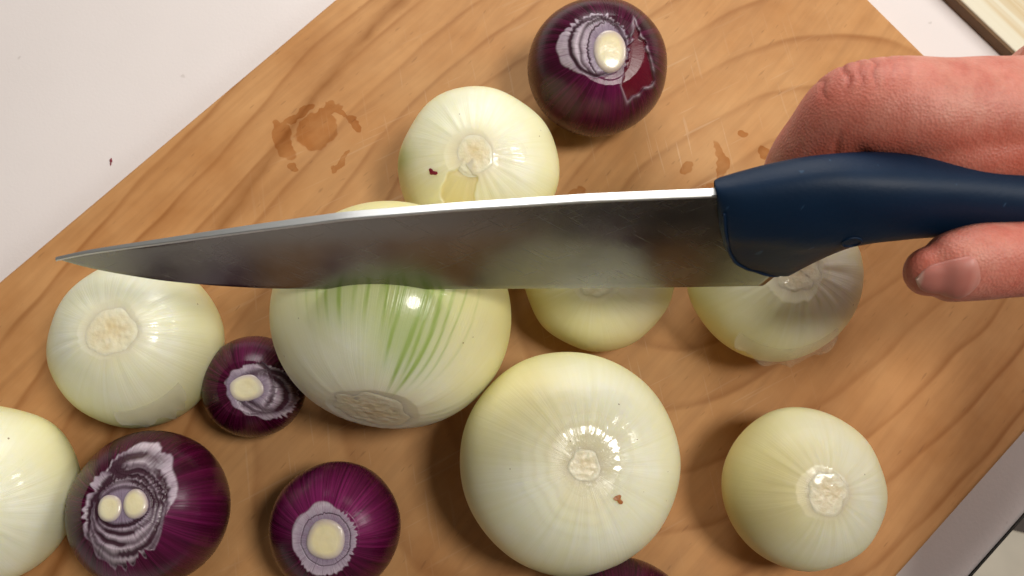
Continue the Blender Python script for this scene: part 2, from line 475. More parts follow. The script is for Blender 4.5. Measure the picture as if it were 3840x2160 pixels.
# pale pine board beyond the cutting board
p0, p1 = np.array([.1766, .1310]), np.array([.1981, .1024])
dp = (p1-p0)/np.linalg.norm(p1-p0); np_ = np.array([-dp[1], dp[0]])
ang = math.atan2(dp[1], dp[0])
pine = slab('pine_board', [(-.25, 0), (.12, 0), (.12, .16), (-.25, .16)], 0, .005, M['pine'], .0008)
pine.location = (p0[0]+np_[0]*.0045, p0[1]+np_[1]*.0045, ZT+.0004); pine.rotation_euler = (0, 0, ang)
tag(pine, 'pale striped pine board lying in the upper right corner', 'board')
slab('side_shade_band', [(-.25, -.0016), (.12, -.0016), (.12, -.0001), (-.25, -.0001)], 0, .0047, M['pineshade'], .0004, parent=pine)  # dark band that colours the side face as lying in shadow

# ------------------------------------------------------------------ onions
def basis(axis):
    z = np.array(axis, float); z /= np.linalg.norm(z)
    x = np.array([1., 0, 0]); x -= z*(x@z); x /= np.linalg.norm(x)
    return np.stack([x, np.cross(z, x), z], 1)

def onion_shape(rng, R, asp, neck, dimple, NT_=288, NP=190, lump=.018, rib=.0035, flat=.93, pw=.95):
    s = np.linspace(0, 1, NP)
    phi = np.pi*(s**1.28); phi[0] = phi[1]*.35; phi[-1] = np.pi-.01
    th = np.linspace(0, 2*np.pi, NT_, endpoint=False)
    PH, TH = np.meshgrid(phi, th, indexing='ij')
    rr = R*np.sin(PH)**pw
    zz = R*asp*np.cos(PH)
    zz = zz + R*neck*np.exp(-(PH/.55)**2) - R*dimple*np.exp(-(PH/.36)**2)
    D = np.stack([np.sin(PH)*np.cos(TH), np.sin(PH)*np.sin(TH), np.cos(PH)], -1)
    l = 1+lump*lumps(rng, D, 2.6)+lump*.45*lumps(rng, D, 6)
    # meridional ridges, strongest near the pole
    f1, f2 = Fourier(rng, 9, 34, .3), Fourier(rng, 9, 40, .3)
    env = (np.exp(-((PH-.45)/.42)**2)+.12)*.55
    l += rib*(f1(TH)*(.5+.5*np.cos(PH*2))+f2(TH)*.5)*env*sstep(.12, .55, PH)
    # shoulder facets left by peeling
    f3 = Fourier(rng, 3, 9, .4)
    l += lump*.45*f3(TH)*np.exp(-((PH-1.35)/.35)**2)
    X, Y, Z = rr*l*np.cos(TH), rr*l*np.sin(TH), zz*l
    lo = -R*asp*flat
    Z = np.where(Z < lo, lo+(Z-lo)*.08, Z)
    return PH, TH, X, Y, Z

def place(root, B, pts, cx, cy, gap=.0002):
    w = pts @ B.T
    M4 = Matrix.Identity(4)
    for i in range(3):
        for j in range(3): M4[i][j] = B[i, j]
    M4[0][3] = cx; M4[1][3] = cy; M4[2][3] = -w[:, 2].min()+gap
    root.matrix_world = M4

def fit_quadric(X, Y, Z):
    x, y = X.ravel()/X.std(), Y.ravel()/Y.std()
    A = np.stack([np.ones_like(x), x, y, x*x, x*y, y*y], 1)
    c, *_ = np.linalg.lstsq(A, Z.ravel(), rcond=None)
    return (A @ c).reshape(X.shape)

def gauss2(X, Y, cx, cy, r): return np.exp(-(((X-cx)**2+(Y-cy)**2)/r**2))

def white_onion(label, cx, cy, R, axis, seed, asp=.86, neck=.06, dimple=.03, root_r=.22, root_c=(0, 0), wet=.5, wet_c=(.15, .05), wet_r=.3,
                yellow=(), green=(), greenlines=(), halo=.3, lump=.015, rib=.0035, rings=False, flat=.93, big=False, bitten=None, film=None):
    rng = np.random.default_rng(seed)
    R *= CM; cx *= CM; cy *= CM
    rt = empty('white_onion')
    tag(rt, label, 'onion', 'peeled white onions on the cutting board')
    PH, TH, X, Y, Z = onion_shape(rng, R, asp, neck, dimple, lump=lump, rib=rib, flat=flat, NT_=384 if big else 288, NP=240 if big else 190)
    x, y = X/R, Y/R
    rho = np.hypot(x-root_c[0], y-root_c[1])*np.where(Z > 0, 1, 9)
    A = np.arctan2(y-root_c[1], x-root_c[0])
    jag = Fourier(rng, 2, 11, .8)(A)*.022
    if rings:
        for q in (.34, .45, .56):
            Z += R*.0022*np.tanh((rho+jag-q)*60)*-1*np.where(Z > 0, 1, 0)
    else:
        zc = float(np.interp(root_r*1.12, np.hypot(x, y)[:60, 0], Z[:60].mean(1)))
        over = np.maximum(Z-zc-jag*R*.10, 0)
        Z = np.where(Z > 0, Z-over*.85, Z)
    if bitten:
        bx, by, bw, bh, br = bitten
        ca, sa = math.cos(rad(br)), math.sin(rad(br))
        u = ((x-bx)*ca+(y-by)*sa)/bw; v = (-(x-bx)*sa+(y-by)*ca)/bh
        k = 1-sstep(.86, 1.0, np.hypot(u, v)+Fourier(rng, 3, 14, .5)(np.arctan2(v, u))*.05)
        k = k*(Z > 0)
        Z -= R*.022*k
    V = np.stack([X, Y, Z], -1).reshape(-1, 3)
    o = link_mesh('bulb', V, grid_faces(*PH.shape), M['white'], rt, caps=pole_caps(*PH.shape))
    attr(o, 'mer', np.stack([np.cos(TH), np.sin(TH), PH/np.pi], -1).reshape(-1, 3))
    g = np.zeros_like(PH)
    for gx, gy, gr, ga in green: g += ga*gauss2(x, y, gx, gy, gr)*(Z > -.2*R)
    wob = Fourier(rng, 2, 6, .8)
    for tdeg, p0_, p1_, w_, a_ in greenlines:
        dth = np.angle(np.exp(1j*(TH-rad(tdeg)-.012*wob(PH*2.0+tdeg))))*np.sin(PH)
        g += a_*np.exp(-(dth/w_)**2)*sstep(p0_, p0_+.5, PH)*(1-sstep(p1_, p1_+.25, PH))
    attr(o, 'green', np.clip(g, 0, 1).ravel())
    rm = np.exp(-(rho/max(halo, root_r*1.15))**4)*.75
    if rings: rm = np.maximum(rm, .42*np.exp(-((rho+jag*1.6)/.36)**8)+.15*np.exp(-(((rho+jag)-.44)/.03)**2))
    if bitten: rm = np.maximum(rm, k*.25)
    attr(o, 'root', np.clip(rm, 0, 1).ravel())
    yl = np.zeros_like(PH)
    for gx, gy, gr, ga in yellow: yl += ga*gauss2(x, y, gx, gy, gr)
    if bitten: yl += k*.8
    attr(o, 'yellow', np.clip(yl, 0, 1).ravel())
    attr(o, 'wet', np.clip(wet*np.exp(-(np.hypot(x-wet_c[0], y-wet_c[1])/wet_r)**4)*(Z > -.2*R), 0, 1).ravel())
    if film: membrane(rt, PH, TH, V, R, film, seed)
    # root plate: rough disc sitting in the trimmed end
    n_r, n_t = 26, 72
    q = np.linspace(.012, 1, n_r); tt = np.linspace(0, 2*np.pi, n_t, endpoint=False)
    Q, T = np.meshgrid(q, tt, indexing='ij')
    out = 1+.05*Fourier(rng, 2, 9, .7)(T)
    lx = R*(root_c[0]+root_r*Q*out*np.cos(T)); ly = R*(root_c[1]+root_r*Q*out*np.sin(T))
    # height of the bulb under the plate, looked up from the nearest bulb vertex
    up = V[:, 2] > 0; VV = V[up]
    idx = np.array([np.argmin((VV[:, 0]-a)**2+(VV[:, 1]-b)**2) for a, b in zip(lx.ravel(), ly.ravel())])
    lz = fit_quadric(lx, ly, VV[idx, 2].reshape(lx.shape))
    P3 = np.stack([lx, ly, lz*0], -1)/R
    hz = R*(.003*(1-Q**4)+.0014*lumps(rng, P3, 26)*(1-Q**3)+.0012*lumps(rng, P3, 90)*(1-Q**3)) - R*.008*sstep(.8, 1, Q) + R*.003
    pv = np.stack([lx, ly, lz+hz], -1).reshape(-1, 3)
    rp = link_mesh('root_plate', pv, grid_faces(n_r, n_t), M['root'], rt, caps=pole_caps(n_r, n_t, False))
    attr(rp, 'rho', Q.ravel()); attr(rp, 'gloss', np.full(Q.size, .06 if rings else .35*wet))
    place(rt, basis(axis), V, cx, cy)
    return rt

def membrane(root, PH, TH, V, R, spec, seed):
    """thin torn flap of skin lifting off a bulb"""
    t0, t1, f0, f1, flare = spec
    rng = np.random.default_rng(seed)
    ph, th = PH[:, 0], TH[0]
    n_u, n_v = 60, 14
    G = V.reshape(*PH.shape, 3)
    f = Fourier(rng, 1, 7, .6); f2 = Fourier(rng, 6, 20, .3)
    P = np.zeros((n_u, n_v, 3))
    for i, u in enumerate(np.linspace(0, 1, n_u)):
        t = rad(t0+(t1-t0)*u) % (2*math.pi)
        env = math.sin(math.pi*u)**.5
        fe = f0+(f1-f0)*env*(.75+.16*f(np.array([u*5.]))[0]+.05*f2(np.array([u*5.]))[0])
        for j, v in enumerate(np.linspace(0, 1, n_v)):
            p = rad(f0+(fe-f0)*v)
            a = float(np.interp(p, ph, np.arange(len(ph)))); b = t/(2*math.pi)*len(th)
            a0, b0 = min(int(a), len(ph)-2), int(b) % len(th); fa, fb = a-a0, b-int(b); b1 = (b0+1) % len(th)
            q = (G[a0, b0]*(1-fa)+G[a0+1, b0]*fa)*(1-fb)+(G[a0, b1]*(1-fa)+G[a0+1, b1]*fa)*fb; nrm = q/np.linalg.norm(q)
            P[i, j] = q+nrm*R*(.010+flare*v**2*(1+.5*math.sin(u*23)))
    o = link_mesh('loose_skin', P.reshape(-1, 3), grid_faces(n_u, n_v, wrap=False), M['film'], root)
    return o

def red_onion(label, cx, cy, R, axis, seed, asp=.95, neck=.05, cut=.86, core=(0, 0, .2, .22, 0), layers=(), gapw=.02, tear=None, lite=(),
              whiter=(), split=False, lump=.008, plane=(0, 0), depth=.02, jagamp=.05, flat=.93):
    rng = np.random.default_rng(seed)
    R *= CM; cx *= CM; cy *= CM
    rt = empty('red_onion')
    tag(rt, label, 'red onion', 'red onions on the cutting board')
    PH, TH, X, Y, Z = onion_shape(rng, R, asp, neck, 0, NT_=384, NP=300, lump=lump, rib=.0018, flat=flat)
    x, y = X/R, Y/R
    top = (Z > 0)
    # slice off the neck with a flat cut
    zp = R*asp*cut + R*(plane[0]*x+plane[1]*y)
    inside = np.where(Z > zp, 1., 0.)*top
    Z = np.where((Z > zp) & top, zp+(Z-zp)*.10, Z)
    pale = np.zeros_like(PH); gap = np.zeros_like(PH)
    for i, (lx, ly, rx, ry, ro, gw) in enumerate(layers):
        ca, sa = math.cos(rad(ro)), math.sin(rad(ro))
        u = ((x-lx)*ca+(y-ly)*sa)/rx; v = (-(x-lx)*sa+(y-ly)*ca)/ry
        a = np.arctan2(v, u); e = np.hypot(u, v)
        e = e+jagamp*(Fourier(rng, 3, 14, .5)(a)*.55+.40*Fourier(rng, 18, 60, .2)(a)*np.clip(.6+Fourier(rng, 1, 5)(a), 0, 1.6))*(.38 if i else 1)
        ins = (1-sstep(.97, 1.03, e))*top
        if i == 0: pale = ins
        g = np.exp(-(((e-1)*min(rx, ry))/max(gw, 1e-4))**2)*top*(gw > 0)
        gap = np.maximum(gap, g*(.80+.20*np.tanh(2*Fourier(rng, 1, 6)(a))))
        # each ring stands a little proud of the one outside it
        Z += R*.005*ins*(1 if i else 0)
    gap *= pale if len(layers) else 1
    Z -= R*depth*gap
    tr = np.zeros_like(PH); wh = np.zeros_like(PH)
    if tear:
        P = np.array(tear); dmin = np.full(PH.shape, 9.)
        for i in range(len(P)):
            a, b = P[i], P[(i+1) % len(P)]; e = b-a; nrm = np.array([-e[1], e[0]])/np.linalg.norm(e)
            dmin = np.minimum(dmin, (x-a[0])*nrm[0]+(y-a[1])*nrm[1])
        wavy = .012*Fourier(rng, 6, 22, .3)(TH)
        tr = sstep(.0, .03, dmin+wavy)*top
        edge = np.exp(-((dmin+wavy)/.022)**2)*top
        Z -= R*.05*tr
        X *= 1+0*tr
        pale = np.clip(np.maximum(pale*(1-tr), edge*.6*np.clip(.55+.5*Fourier(rng, 3, 12, .3)(TH*3), .1, 1)), 0, 1); wh = np.maximum(wh, edge*.5)
    for gx, gy, gr, ga in whiter: wh += ga*gauss2(x, y, gx, gy, gr)*top
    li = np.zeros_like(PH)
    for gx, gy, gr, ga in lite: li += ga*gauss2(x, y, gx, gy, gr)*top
    V = np.stack([X, Y, Z], -1).reshape(-1, 3)
    o = link_mesh('bulb', V, grid_faces(*PH.shape), M['red'], rt, caps=pole_caps(*PH.shape))
    attr(o, 'mer', np.stack([np.cos(TH), np.sin(TH), PH/np.pi], -1).reshape(-1, 3))
    inn = np.exp(-(np.hypot((x-core[0])/core[2], (y-core[1])/core[3])/1.35)**6)*top
    for nme, dat in (('inner', inn), ('pale', pale), ('gap', gap), ('tear', tr), ('lite', li), ('whiter', wh)): attr(o, nme, np.clip(dat*(1.25 if nme == 'gap' else 1), 0, 1).ravel())
    # pale core(s) standing in the middle of the cut
    kx, ky, krx, kry, kro = core
    up = V[:, 2] > 0; VV = V[up]
    parts = [(kx, ky, krx, kry)] if not split else [(kx-krx*.51, ky-.02, krx*.53, kry*.95), (kx+krx*.53, ky+.03, krx*.53, kry)]
    for ax_, ay_, rx, ry in parts:
        n_r, n_t = 22, 64
        Q, T = np.meshgrid(np.linspace(.012, 1, n_r), np.linspace(0, 2*np.pi, n_t, endpoint=False), indexing='ij')
        out = 1+.022*Fourier(rng, 2, 4, .6)(T)
        ca, sa = math.cos(rad(kro)), math.sin(rad(kro))
        pw = 1 if not split else 1
        u = rx*Q*out*np.cos(T); v = ry*Q*out*np.sin(T)
        lx = R*(ax_+u*ca-v*sa); ly = R*(ay_+u*sa+v*ca)
        z0 = VV[np.argmin((VV[:, 0]-R*kx)**2+(VV[:, 1]-R*ky)**2), 2]
        idx = np.array([np.argmin((VV[:, 0]-a)**2+(VV[:, 1]-b)**2) for a, b in zip(lx.ravel(), ly.ravel())])
        lz = fit_quadric(lx, ly, VV[idx, 2].reshape(lx.shape))*.6+z0*.4
        hz = R*(.033*(1-Q**6)+.0025*lumps(rng, np.stack([lx, ly, lx*0], -1)/R, 30)*(1-Q**3)) - R*.05*sstep(.93, 1, Q)
        c_ = link_mesh('core', np.stack([lx, ly, lz+hz], -1).reshape(-1, 3), grid_faces(n_r, n_t), M['core'], rt, caps=pole_caps(n_r, n_t, False))
        attr(c_, 'rho', Q.ravel())
    place(rt, basis(axis), V, cx, cy)
    return rt

# ---- white onions
white_onion('peeled white onion behind the knife spine with a dark red scrap on it', -1.18, 3.55, 2.72, (-.011, -.24, .971), 11, asp=.84,
            root_r=.25, halo=.34, wet=.8, wet_c=(.42, .05), wet_r=.22, yellow=[(-.7, -.3, .5, .5), (.2, -.8, .5, .5)], green=[(-.97, .05, .18, .75)],
            bitten=(-.19, -.42, .22, .30, -20))
GL = [(128, 0.95, 1.9, 0.01, 0.3), (122, 0.9, 1.9, 0.01, 0.45), (117, 0.88, 1.9, 0.012, 0.55), (111.5, 0.86, 1.95, 0.013, 0.8), (105, 0.84, 1.95, 0.015, 1), (97.5, 0.92, 1.9, 0.011, 0.6), (90.5, 0.84, 1.9, 0.013, 0.75), (83, 0.8, 1.9, 0.012, 0.7), (75.5, 0.5, 1.9, 0.012, 0.75), (66, 0.22, 1.9, 0.014, 0.95), (58, 0.2, 1.95, 0.014, 1), (52, 0.35, 1.9, 0.011, 0.6), (46, 0.4, 1.8, 0.009, 0.5), (39, 0.5, 1.8, 0.009, 0.3), (106, 0.72, 1.9, 0.3, 0.414), (72, 0.4, 1.9, 0.24, 0.46), (60, 0.35, 1.9, 0.2, 0.26), (88, 0.7, 1.9, 0.45, 0.18), (84, 0.95, 1.9, 0.012, 0.5), (79, 0.75, 1.9, 0.011, 0.4), (62, 0.3, 1.9, 0.012, 0.5)]
white_onion('large white onion with green stripes under the knife edge', -3.73, -2.15, 3.70, (-.119, -.965, .22), 5, asp=.93, neck=-.03, dimple=.0, root_r=.34,
            halo=.30, wet=.42, wet_c=(.30, .9), wet_r=.55, greenlines=GL, yellow=[(.85, .3, .5, .35), (-.8, .4, .5, .3)], lump=.004, rib=.0016, big=True, flat=.97)
white_onion('white onion at the left below the knife tip', -12.15, -2.62, 2.70, (.023, -.102, .995), 21, asp=.86, root_r=.30, halo=.36,
            wet=.6, wet_c=(.40, .15), wet_r=.3, yellow=[(.5, -.5, .4, .2)], neck=.03, film=(-92, -38, 58, 92, .03))
white_onion('small white onion half hidden by the middle of the blade', 2.92, -.30, 2.46, (-.147, -.35, .925), 33, asp=.86, root_r=.26, wet=.2, yellow=[(.3, -.8, .7, .5), (-.8, -.2, .5, .5)])
white_onion('white onion partly hidden by the blue knife handle', 8.60, -.40, 2.84, (.021, -.216, .976), 44, asp=.86, root_r=.29, halo=.32, wet=1.0,
            wet_c=(.12, .0), wet_r=.26, yellow=[(-.5, -.4, .6, .4)], rib=.006, film=(-128, -48, 58, 96, .05))
white_onion('large pale white onion at the bottom, right of the green striped one', 1.78, -6.52, 3.36, (.09, -.17, .98), 55, asp=.86, neck=.0, dimple=.085, root_r=.15, halo=.24, wet=1.0,
            wet_c=(.08, .08), wet_r=.36, yellow=[(-.42, .62, .38, .75), (-.75, .2, .4, .3)], rings=True, lump=.008)
white_onion('small white onion with wet trimmed root near the lower right', 9.03, -7.22, 2.46, (.019, -.187, .982), 66, asp=.88, root_r=.27, halo=.30, wet=1.0,
            wet_c=(.0, .0), wet_r=.28, yellow=[(-.55, .35, .6, .8), (-.65, -.35, .5, .7)], neck=.08, rib=.005)
white_onion('white onion cut off by the left edge of the picture', -16.15, -7.46, 2.74, (.35, -.25, .9), 77, asp=.88, root_r=.16, halo=.26, wet=.5, wet_c=(.35, .25), wet_r=.25,
            yellow=[(.7, .5, .4, .3)])

# ---- red onions
red_onion('red onion with torn skin at the top behind the white one', 3.04, 7.50, 2.46, (.11, -.27, .956), 101, cut=.90, core=(0, -.01, .25, .30, 0),
          layers=[(-.22, .07, .47, .43, 15, 0.0), (-.17, .06, .37, .40, 10, .030), (-.10, .03, .315, .40, 0, .026), (0, 0, .31, .40, 0, .010)], jagamp=.06,
          tear=[(.15, -.46), (.29, -.65), (.71, -.33), (.36, .46), (.28, .1)],
          lite=[(.0, -.5, .35, .5), (-.4, -.2, .3, .2)], whiter=[(-.4, .1, .2, .5)])
red_onion('smallest red onion, wedged between two white onions on the left', -8.42, -3.92, 1.66, (.086, -.238, .967), 102, cut=.88, core=(0, 0, .34, .27, 0),
          layers=[(.27, -.06, .66, .50, -20, 0.0), (.42, -.06, .46, .36, -20, .06), (.28, -.10, .44, .36, -20, .06), (.03, 0, .47, .52, 0, .05)],
          lite=[(.05, .7, .3, .3)], depth=.05)
red_onion('red onion with a double core at the lower left', -11.18, -7.85, 2.38, (.0, -.06, .998), 103, cut=.88, core=(0, 0, .29, .185, 12), split=True,
          layers=[(.06, .04, .50, .74, -14, 0.0), (.05, -.10, .45, .60, -14, .040), (.04, -.07, .42, .50, -14, .040), (.02, -.04, .385, .405, -10, .038), (.01, -.01, .345, .31, 5, .034), (.0, 0, .31, .225, 10, .028), (.08, .50, .24, .12, 8, .07)],
          lite=[(.5, -.1, .45, .45), (-.1, -.8, .25, .35)], whiter=[(.12, .65, .18, .8), (.05, -.6, .3, .5)], jagamp=.07, depth=.03)
red_onion('purple red onion with one round core at the bottom', -5.47, -8.42, 1.99, (.031, -.25, .968), 104, cut=.90, core=(0, 0, .30, .31, 0),
          layers=[(-.03, .0, .46, .52, 10, 0.0), (0, .0, .36, .38, 0, .006)], lite=[(.1, .6, .5, .9), (.5, .2, .4, .7), (-.4, .4, .4, .8)], jagamp=.055)
red_onion('dark red onion cut off by the bottom edge', 3.25, -11.55, 2.26, (-.05, .0, .99), 105, cut=.93, core=(0, 0, .2, .2, 0), layers=[(0, 0, .34, .34, 0, 0.0)], lite=[(.3, .3, .5, .4)])

# ------------------------------------------------------------------ knife
KA = rad(20)
KP = np.array([0, -2.3676, 7.135])*CM
knife = empty('kitchen_knife')
knife.matrix_world = Matrix.Translation(KP) @ Matrix.Rotation(-KA, 4, 'X')
tag(knife, 'kitchen knife with blue handle and scratched steel blade, held across the picture', 'knife')
# local: x tip(-) to butt(+), -y towards viewer, z edge to spine  (cm)
sp = np.array([(-12.06, 1.34), (-11.12, 1.62), (-9.1, 2.04), (-6.93, 2.49), (-4.14, 3.03), (-1.45, 3.35), (1.83, 3.67), (5.6, 3.9)])
ed = np.array([(-12.06, 1.34), (-11.55, 1.03), (-10.79, .75), (-9.6, .41), (-8.2, .18), (-6.76, .05), (-3.28, 0), (.59, .05), (4.26, .10), (6.88, .17)])
nx = 140
xs = -12.06+(6.88+12.06)*(np.linspace(0, 1, nx)**1.35)
def curve(p, x): 
    return np.interp(x, p[:, 0], p[:, 1])
def smooth_curve(p, x):
    xx = np.linspace(p[0, 0], p[-1, 0], 400); yy = np.interp(xx, p[:, 0], p[:, 1])
    k = np.hanning(31); k /= k.sum(); yp = np.concatenate([2*yy[0]-yy[15:0:-1], yy, 2*yy[-1]-yy[-2:-17:-1]])
    return np.interp(x, xx, np.convolve(yp, k, 'valid'))
zt = smooth_curve(sp, np.minimum(xs, 5.6)); zb = smooth_curve(ed, xs)
zt[0] = zb[0] = 1.34; zt = np.maximum(zt, zb+.002)
# heel: lower corner chamfers up towards the handle
prof_v = np.array([0, .02, .06, .15, .3, .45, .6, .75, .9, .97, 1.0]); nv = len(prof_v)
Vb = []
for sgn in (-1, 1):
    for i in range(nx):
        hw = .128*(.35+.65*min(1, (xs[i]+12.06)/7.0))
        for v in prof_v:
            z = zb[i]+(zt[i]-zb[i])*v
            dist = (z-zb[i])
            w = min(hw*.985, hw*(.10+.9*min(1, dist/2.3)) if dist > .06 else hw*.16*dist/.06)
            if v == 1.0: w = hw
            Vb.append((xs[i], sgn*w, z))
Vb = np.array(Vb)
# slant the heel
hm = Vb[:, 0] > 6.0
Vb[hm, 0] += (np.clip(Vb[hm, 2]-.17, 0, 1.0)*.50)*((Vb[hm, 0]-6.0)/.88)
F = []
h = nx*nv
for i in range(nx-1):
    for j in range(nv-1):
        a = i*nv+j; F.append((a, a+nv, a+nv+1, a+1)); F.append((h+a, h+a+1, h+a+nv+1, h+a+nv))
for j in range(nv-1):
    a = (nx-1)*nv+j; F.append((a, h+a, h+a+1, a+1)); F.append((j, j+1, h+j+1, h+j))
blade = link_mesh('blade', Vb*CM, F, M['steel'], knife)
for p in blade.data.polygons: p.use_smooth = True
# spine: its own narrow ground strip along the back
Vs = []; 
for i in range(nx):
    if xs[i] > 5.4: continue
    hw = .135*(.35+.65*min(1, (xs[i]+12.06)/7.0))
    for (yy, dz) in ((-hw, -.055), (-hw*.99, .0), (-hw*.82, .020), (hw*.82, .020), (hw*.99, .0), (hw, -.055)):
        Vs.append((xs[i], yy, zt[i]+dz+.002))
ns = len(Vs)//6; F = []
for i in range(ns-1):
    for j in range(5):
        a = i*6+j; F.append((a, a+6, a+7, a+1))
F.append((0, 1, 2, 3, 4, 5)); F.append(tuple((ns-1)*6+j for j in range(5, -1, -1)))
link_mesh('spine', np.array(Vs)*CM, F, M['spine'], blade, smooth=False)

# handle loft
ht = np.array([(4.88, 4.12), (5.36, 4.26), (6.16, 4.52), (6.9, 4.72), (7.6, 4.82), (8.4, 4.84), (9.23, 4.80), (10.6, 4.66), (12.3, 4.45), (14, 4.35), (15.5, 4.5), (16.6, 4.3), (17.0, 3.6)])
hb = np.array([(4.88, .95), (7.3, .95), (7.62, 1.12), (7.94, 1.52), (8.51, 2.16), (9.12, 2.48), (10.12, 2.66), (10.79, 2.68), (12.2, 2.58), (14, 2.0), (15.5, 1.5), (16.5, 1.7), (17.0, 2.6)])
fx = np.array([(.76, 7.20), (.87, 6.80), (1.18, 6.17), (1.56, 5.74), (2.1, 5.44), (3.11, 5.11), (4.15, 4.88), (5.2, 4.80)])   # z -> front x
HX = np.concatenate([[0, .0005, .03, .07, .14], np.linspace(.3, 12.1, 90)])      # distance behind the front edge
nc = 56
Vh = []
for s_ in HX:
    x0 = 4.88+s_
    for j in range(nc):
        a = 2*math.pi*j/nc
        xc = min(x0, 17.0)
        ztop = float(np.interp(max(xc, 4.88), ht[:, 0], ht[:, 1])); zbot = float(np.interp(xc, hb[:, 0], hb[:, 1]))
        if xc < 7.58: zbot = .76+.24*max(0, (xc-6.6)/.98)**2
        hw = .86+.06*math.exp(-((xc-7.8)/2.0)**2)-.06*math.exp(-((xc-11)/1.8)**2)
        hw *= (1-.35*math.exp(-(s_/.9)))          # thinner where it meets the blade
        if s_ < .14: hw *= .80+.20*math.sqrt(s_/.14)
        ca, sa = math.cos(a), math.sin(a)
        z = (ztop+zbot)/2+(ztop-zbot)/2*np.sign(sa)*abs(sa)**.80
        yy = hw*np.sign(ca)*abs(ca)**.72
        seam = 2.77
        if z < seam:                              # undercut lower flank
            k = min(1, (seam-z)/1.7)
            yy *= 1-.36*k**.9
            yy -= np.sign(yy)*.10*min(1, (seam-z)/.08)*min(1, (z-zbot)/.3)
        off = float(np.interp(z, fx[:, 0], fx[:, 1]))-4.88
        x = x0+off*max(0., 1-s_/2.7)
        Vh.append((min(x, 17.2), yy, z))
nr = len(HX)
Fh = grid_faces(nr, nc)[:, ::-1]
Vh = np.array(Vh)
G3 = Vh.reshape(nr, nc, 3); kk = np.array([1, 2, 3, 2, 1.])/9
for _ in range(3):
    Gs = G3.copy()
    for r_ in range(8, nr-3):
        Gs[r_] = sum(kk[q_]*G3[r_+q_-2] for q_ in range(5))
    G3 = Gs
Vh = G3.reshape(-1, 3)
Fh = [tuple(f) for f in Fh.tolist()]+[tuple(range(nc)), tuple((nr-1)*nc+j for j in range(nc-1, -1, -1))]
hd = link_mesh('handle', Vh*CM, Fh, M['handle'], knife)
# raised lip along the curved front of the handle
def tube(points, radii, n=12, sub=8, cap=True, flat=(1, 1), up=(0, 0, 1)):
    """swept tube through points (Catmull-Rom), closed"""
    P = np.array(points, float); Rr = np.array(radii, float)
    if Rr.ndim == 1: Rr = np.stack([Rr, Rr], 1)
    m = len(P); pts = []; rs = []
    Pe = np.vstack([2*P[0]-P[1], P, 2*P[-1]-P[-2]]); Re = np.vstack([Rr[0], Rr, Rr[-1]])
    for i in range(m-1):
        for k in range(sub):
            t = k/sub
            def cr(A): return .5*((2*A[i+1])+(-A[i]+A[i+2])*t+(2*A[i]-5*A[i+1]+4*A[i+2]-A[i+3])*t*t+(-A[i]+3*A[i+1]-3*A[i+2]+A[i+3])*t**3)
            pts.append(cr(Pe)); rs.append(cr(Re))
    pts.append(P[-1]); rs.append(Rr[-1]); pts = np.array(pts); rs = np.array(rs)
    if cap:
        d0 = pts[0]-pts[1]; d0 /= np.linalg.norm(d0); d1 = pts[-1]-pts[-2]; d1 /= np.linalg.norm(d1)
        a = np.linspace(0, np.pi/2, 7)[1:]
        r0, r1 = rs[0].copy(), rs[-1].copy(); p0_, p1_ = pts[0].copy(), pts[-1].copy()
        pts = np.vstack([[p0_+d0*r0.mean()*math.sin(t) for t in a[::-1]], pts, [p1_+d1*r1.mean()*math.sin(t) for t in a]])
        rs = np.vstack([[r0*max(math.cos(t), .02) for t in a[::-1]], rs, [r1*max(math.cos(t), .02) for t in a]])
    T = np.gradient(pts, axis=0); T /= np.linalg.norm(T, axis=1)[:, None]
    V = []
    u = np.array(up, float)
    for p, t, r in zip(pts, T, rs):
        b = np.cross(t, u); b /= np.linalg.norm(b); v = np.cross(b, t)
        for j in range(n):
            a = 2*math.pi*j/n
            V.append(p+b*math.cos(a)*r[0]+v*math.sin(a)*r[1])
    nr = len(pts)
    F = [tuple(f) for f in grid_faces(nr, n)[:, ::-1].tolist()]+[tuple(range(n))[::-1], tuple((nr-1)*n+j for j in range(n))]
    return np.array(V), F
near = Vh.reshape(nr, nc, 3)[4]
near = near[(near[:, 1] < 0) & (near[:, 2] < 3.7)]
near = near[np.argsort(-near[:, 2])]
V_, F_ = tube(near[::1]+np.array([-.01, -.01, -.01]), [.045]*len(near), 10, 3, up=(0, 1, 0))
link_mesh('lip', V_*CM, F_, M['handle'], hd)
# moulded ring mark on the lower flank
nearv = Vh[Vh[:, 1] < -.05]
ring = []
for a in np.linspace(0, 2*math.pi, 33):
    x, z = 8.30+.23*math.cos(a), 3.0+.20*math.sin(a)
    d2 = (nearv[:, 0]-x)**2+(nearv[:, 2]-z)**2; k = np.argsort(d2)[:4]; w = 1/(d2[k]+1e-4)
    ring.append((x, float((nearv[k, 1]*w).sum()/w.sum())-.005, z))
V_, F_ = tube(ring, [.030]*33, 8, 2, cap=False, up=(0, 1, 0))
link_mesh('moulded_ring', V_*CM, F_, M['handle'], hd)

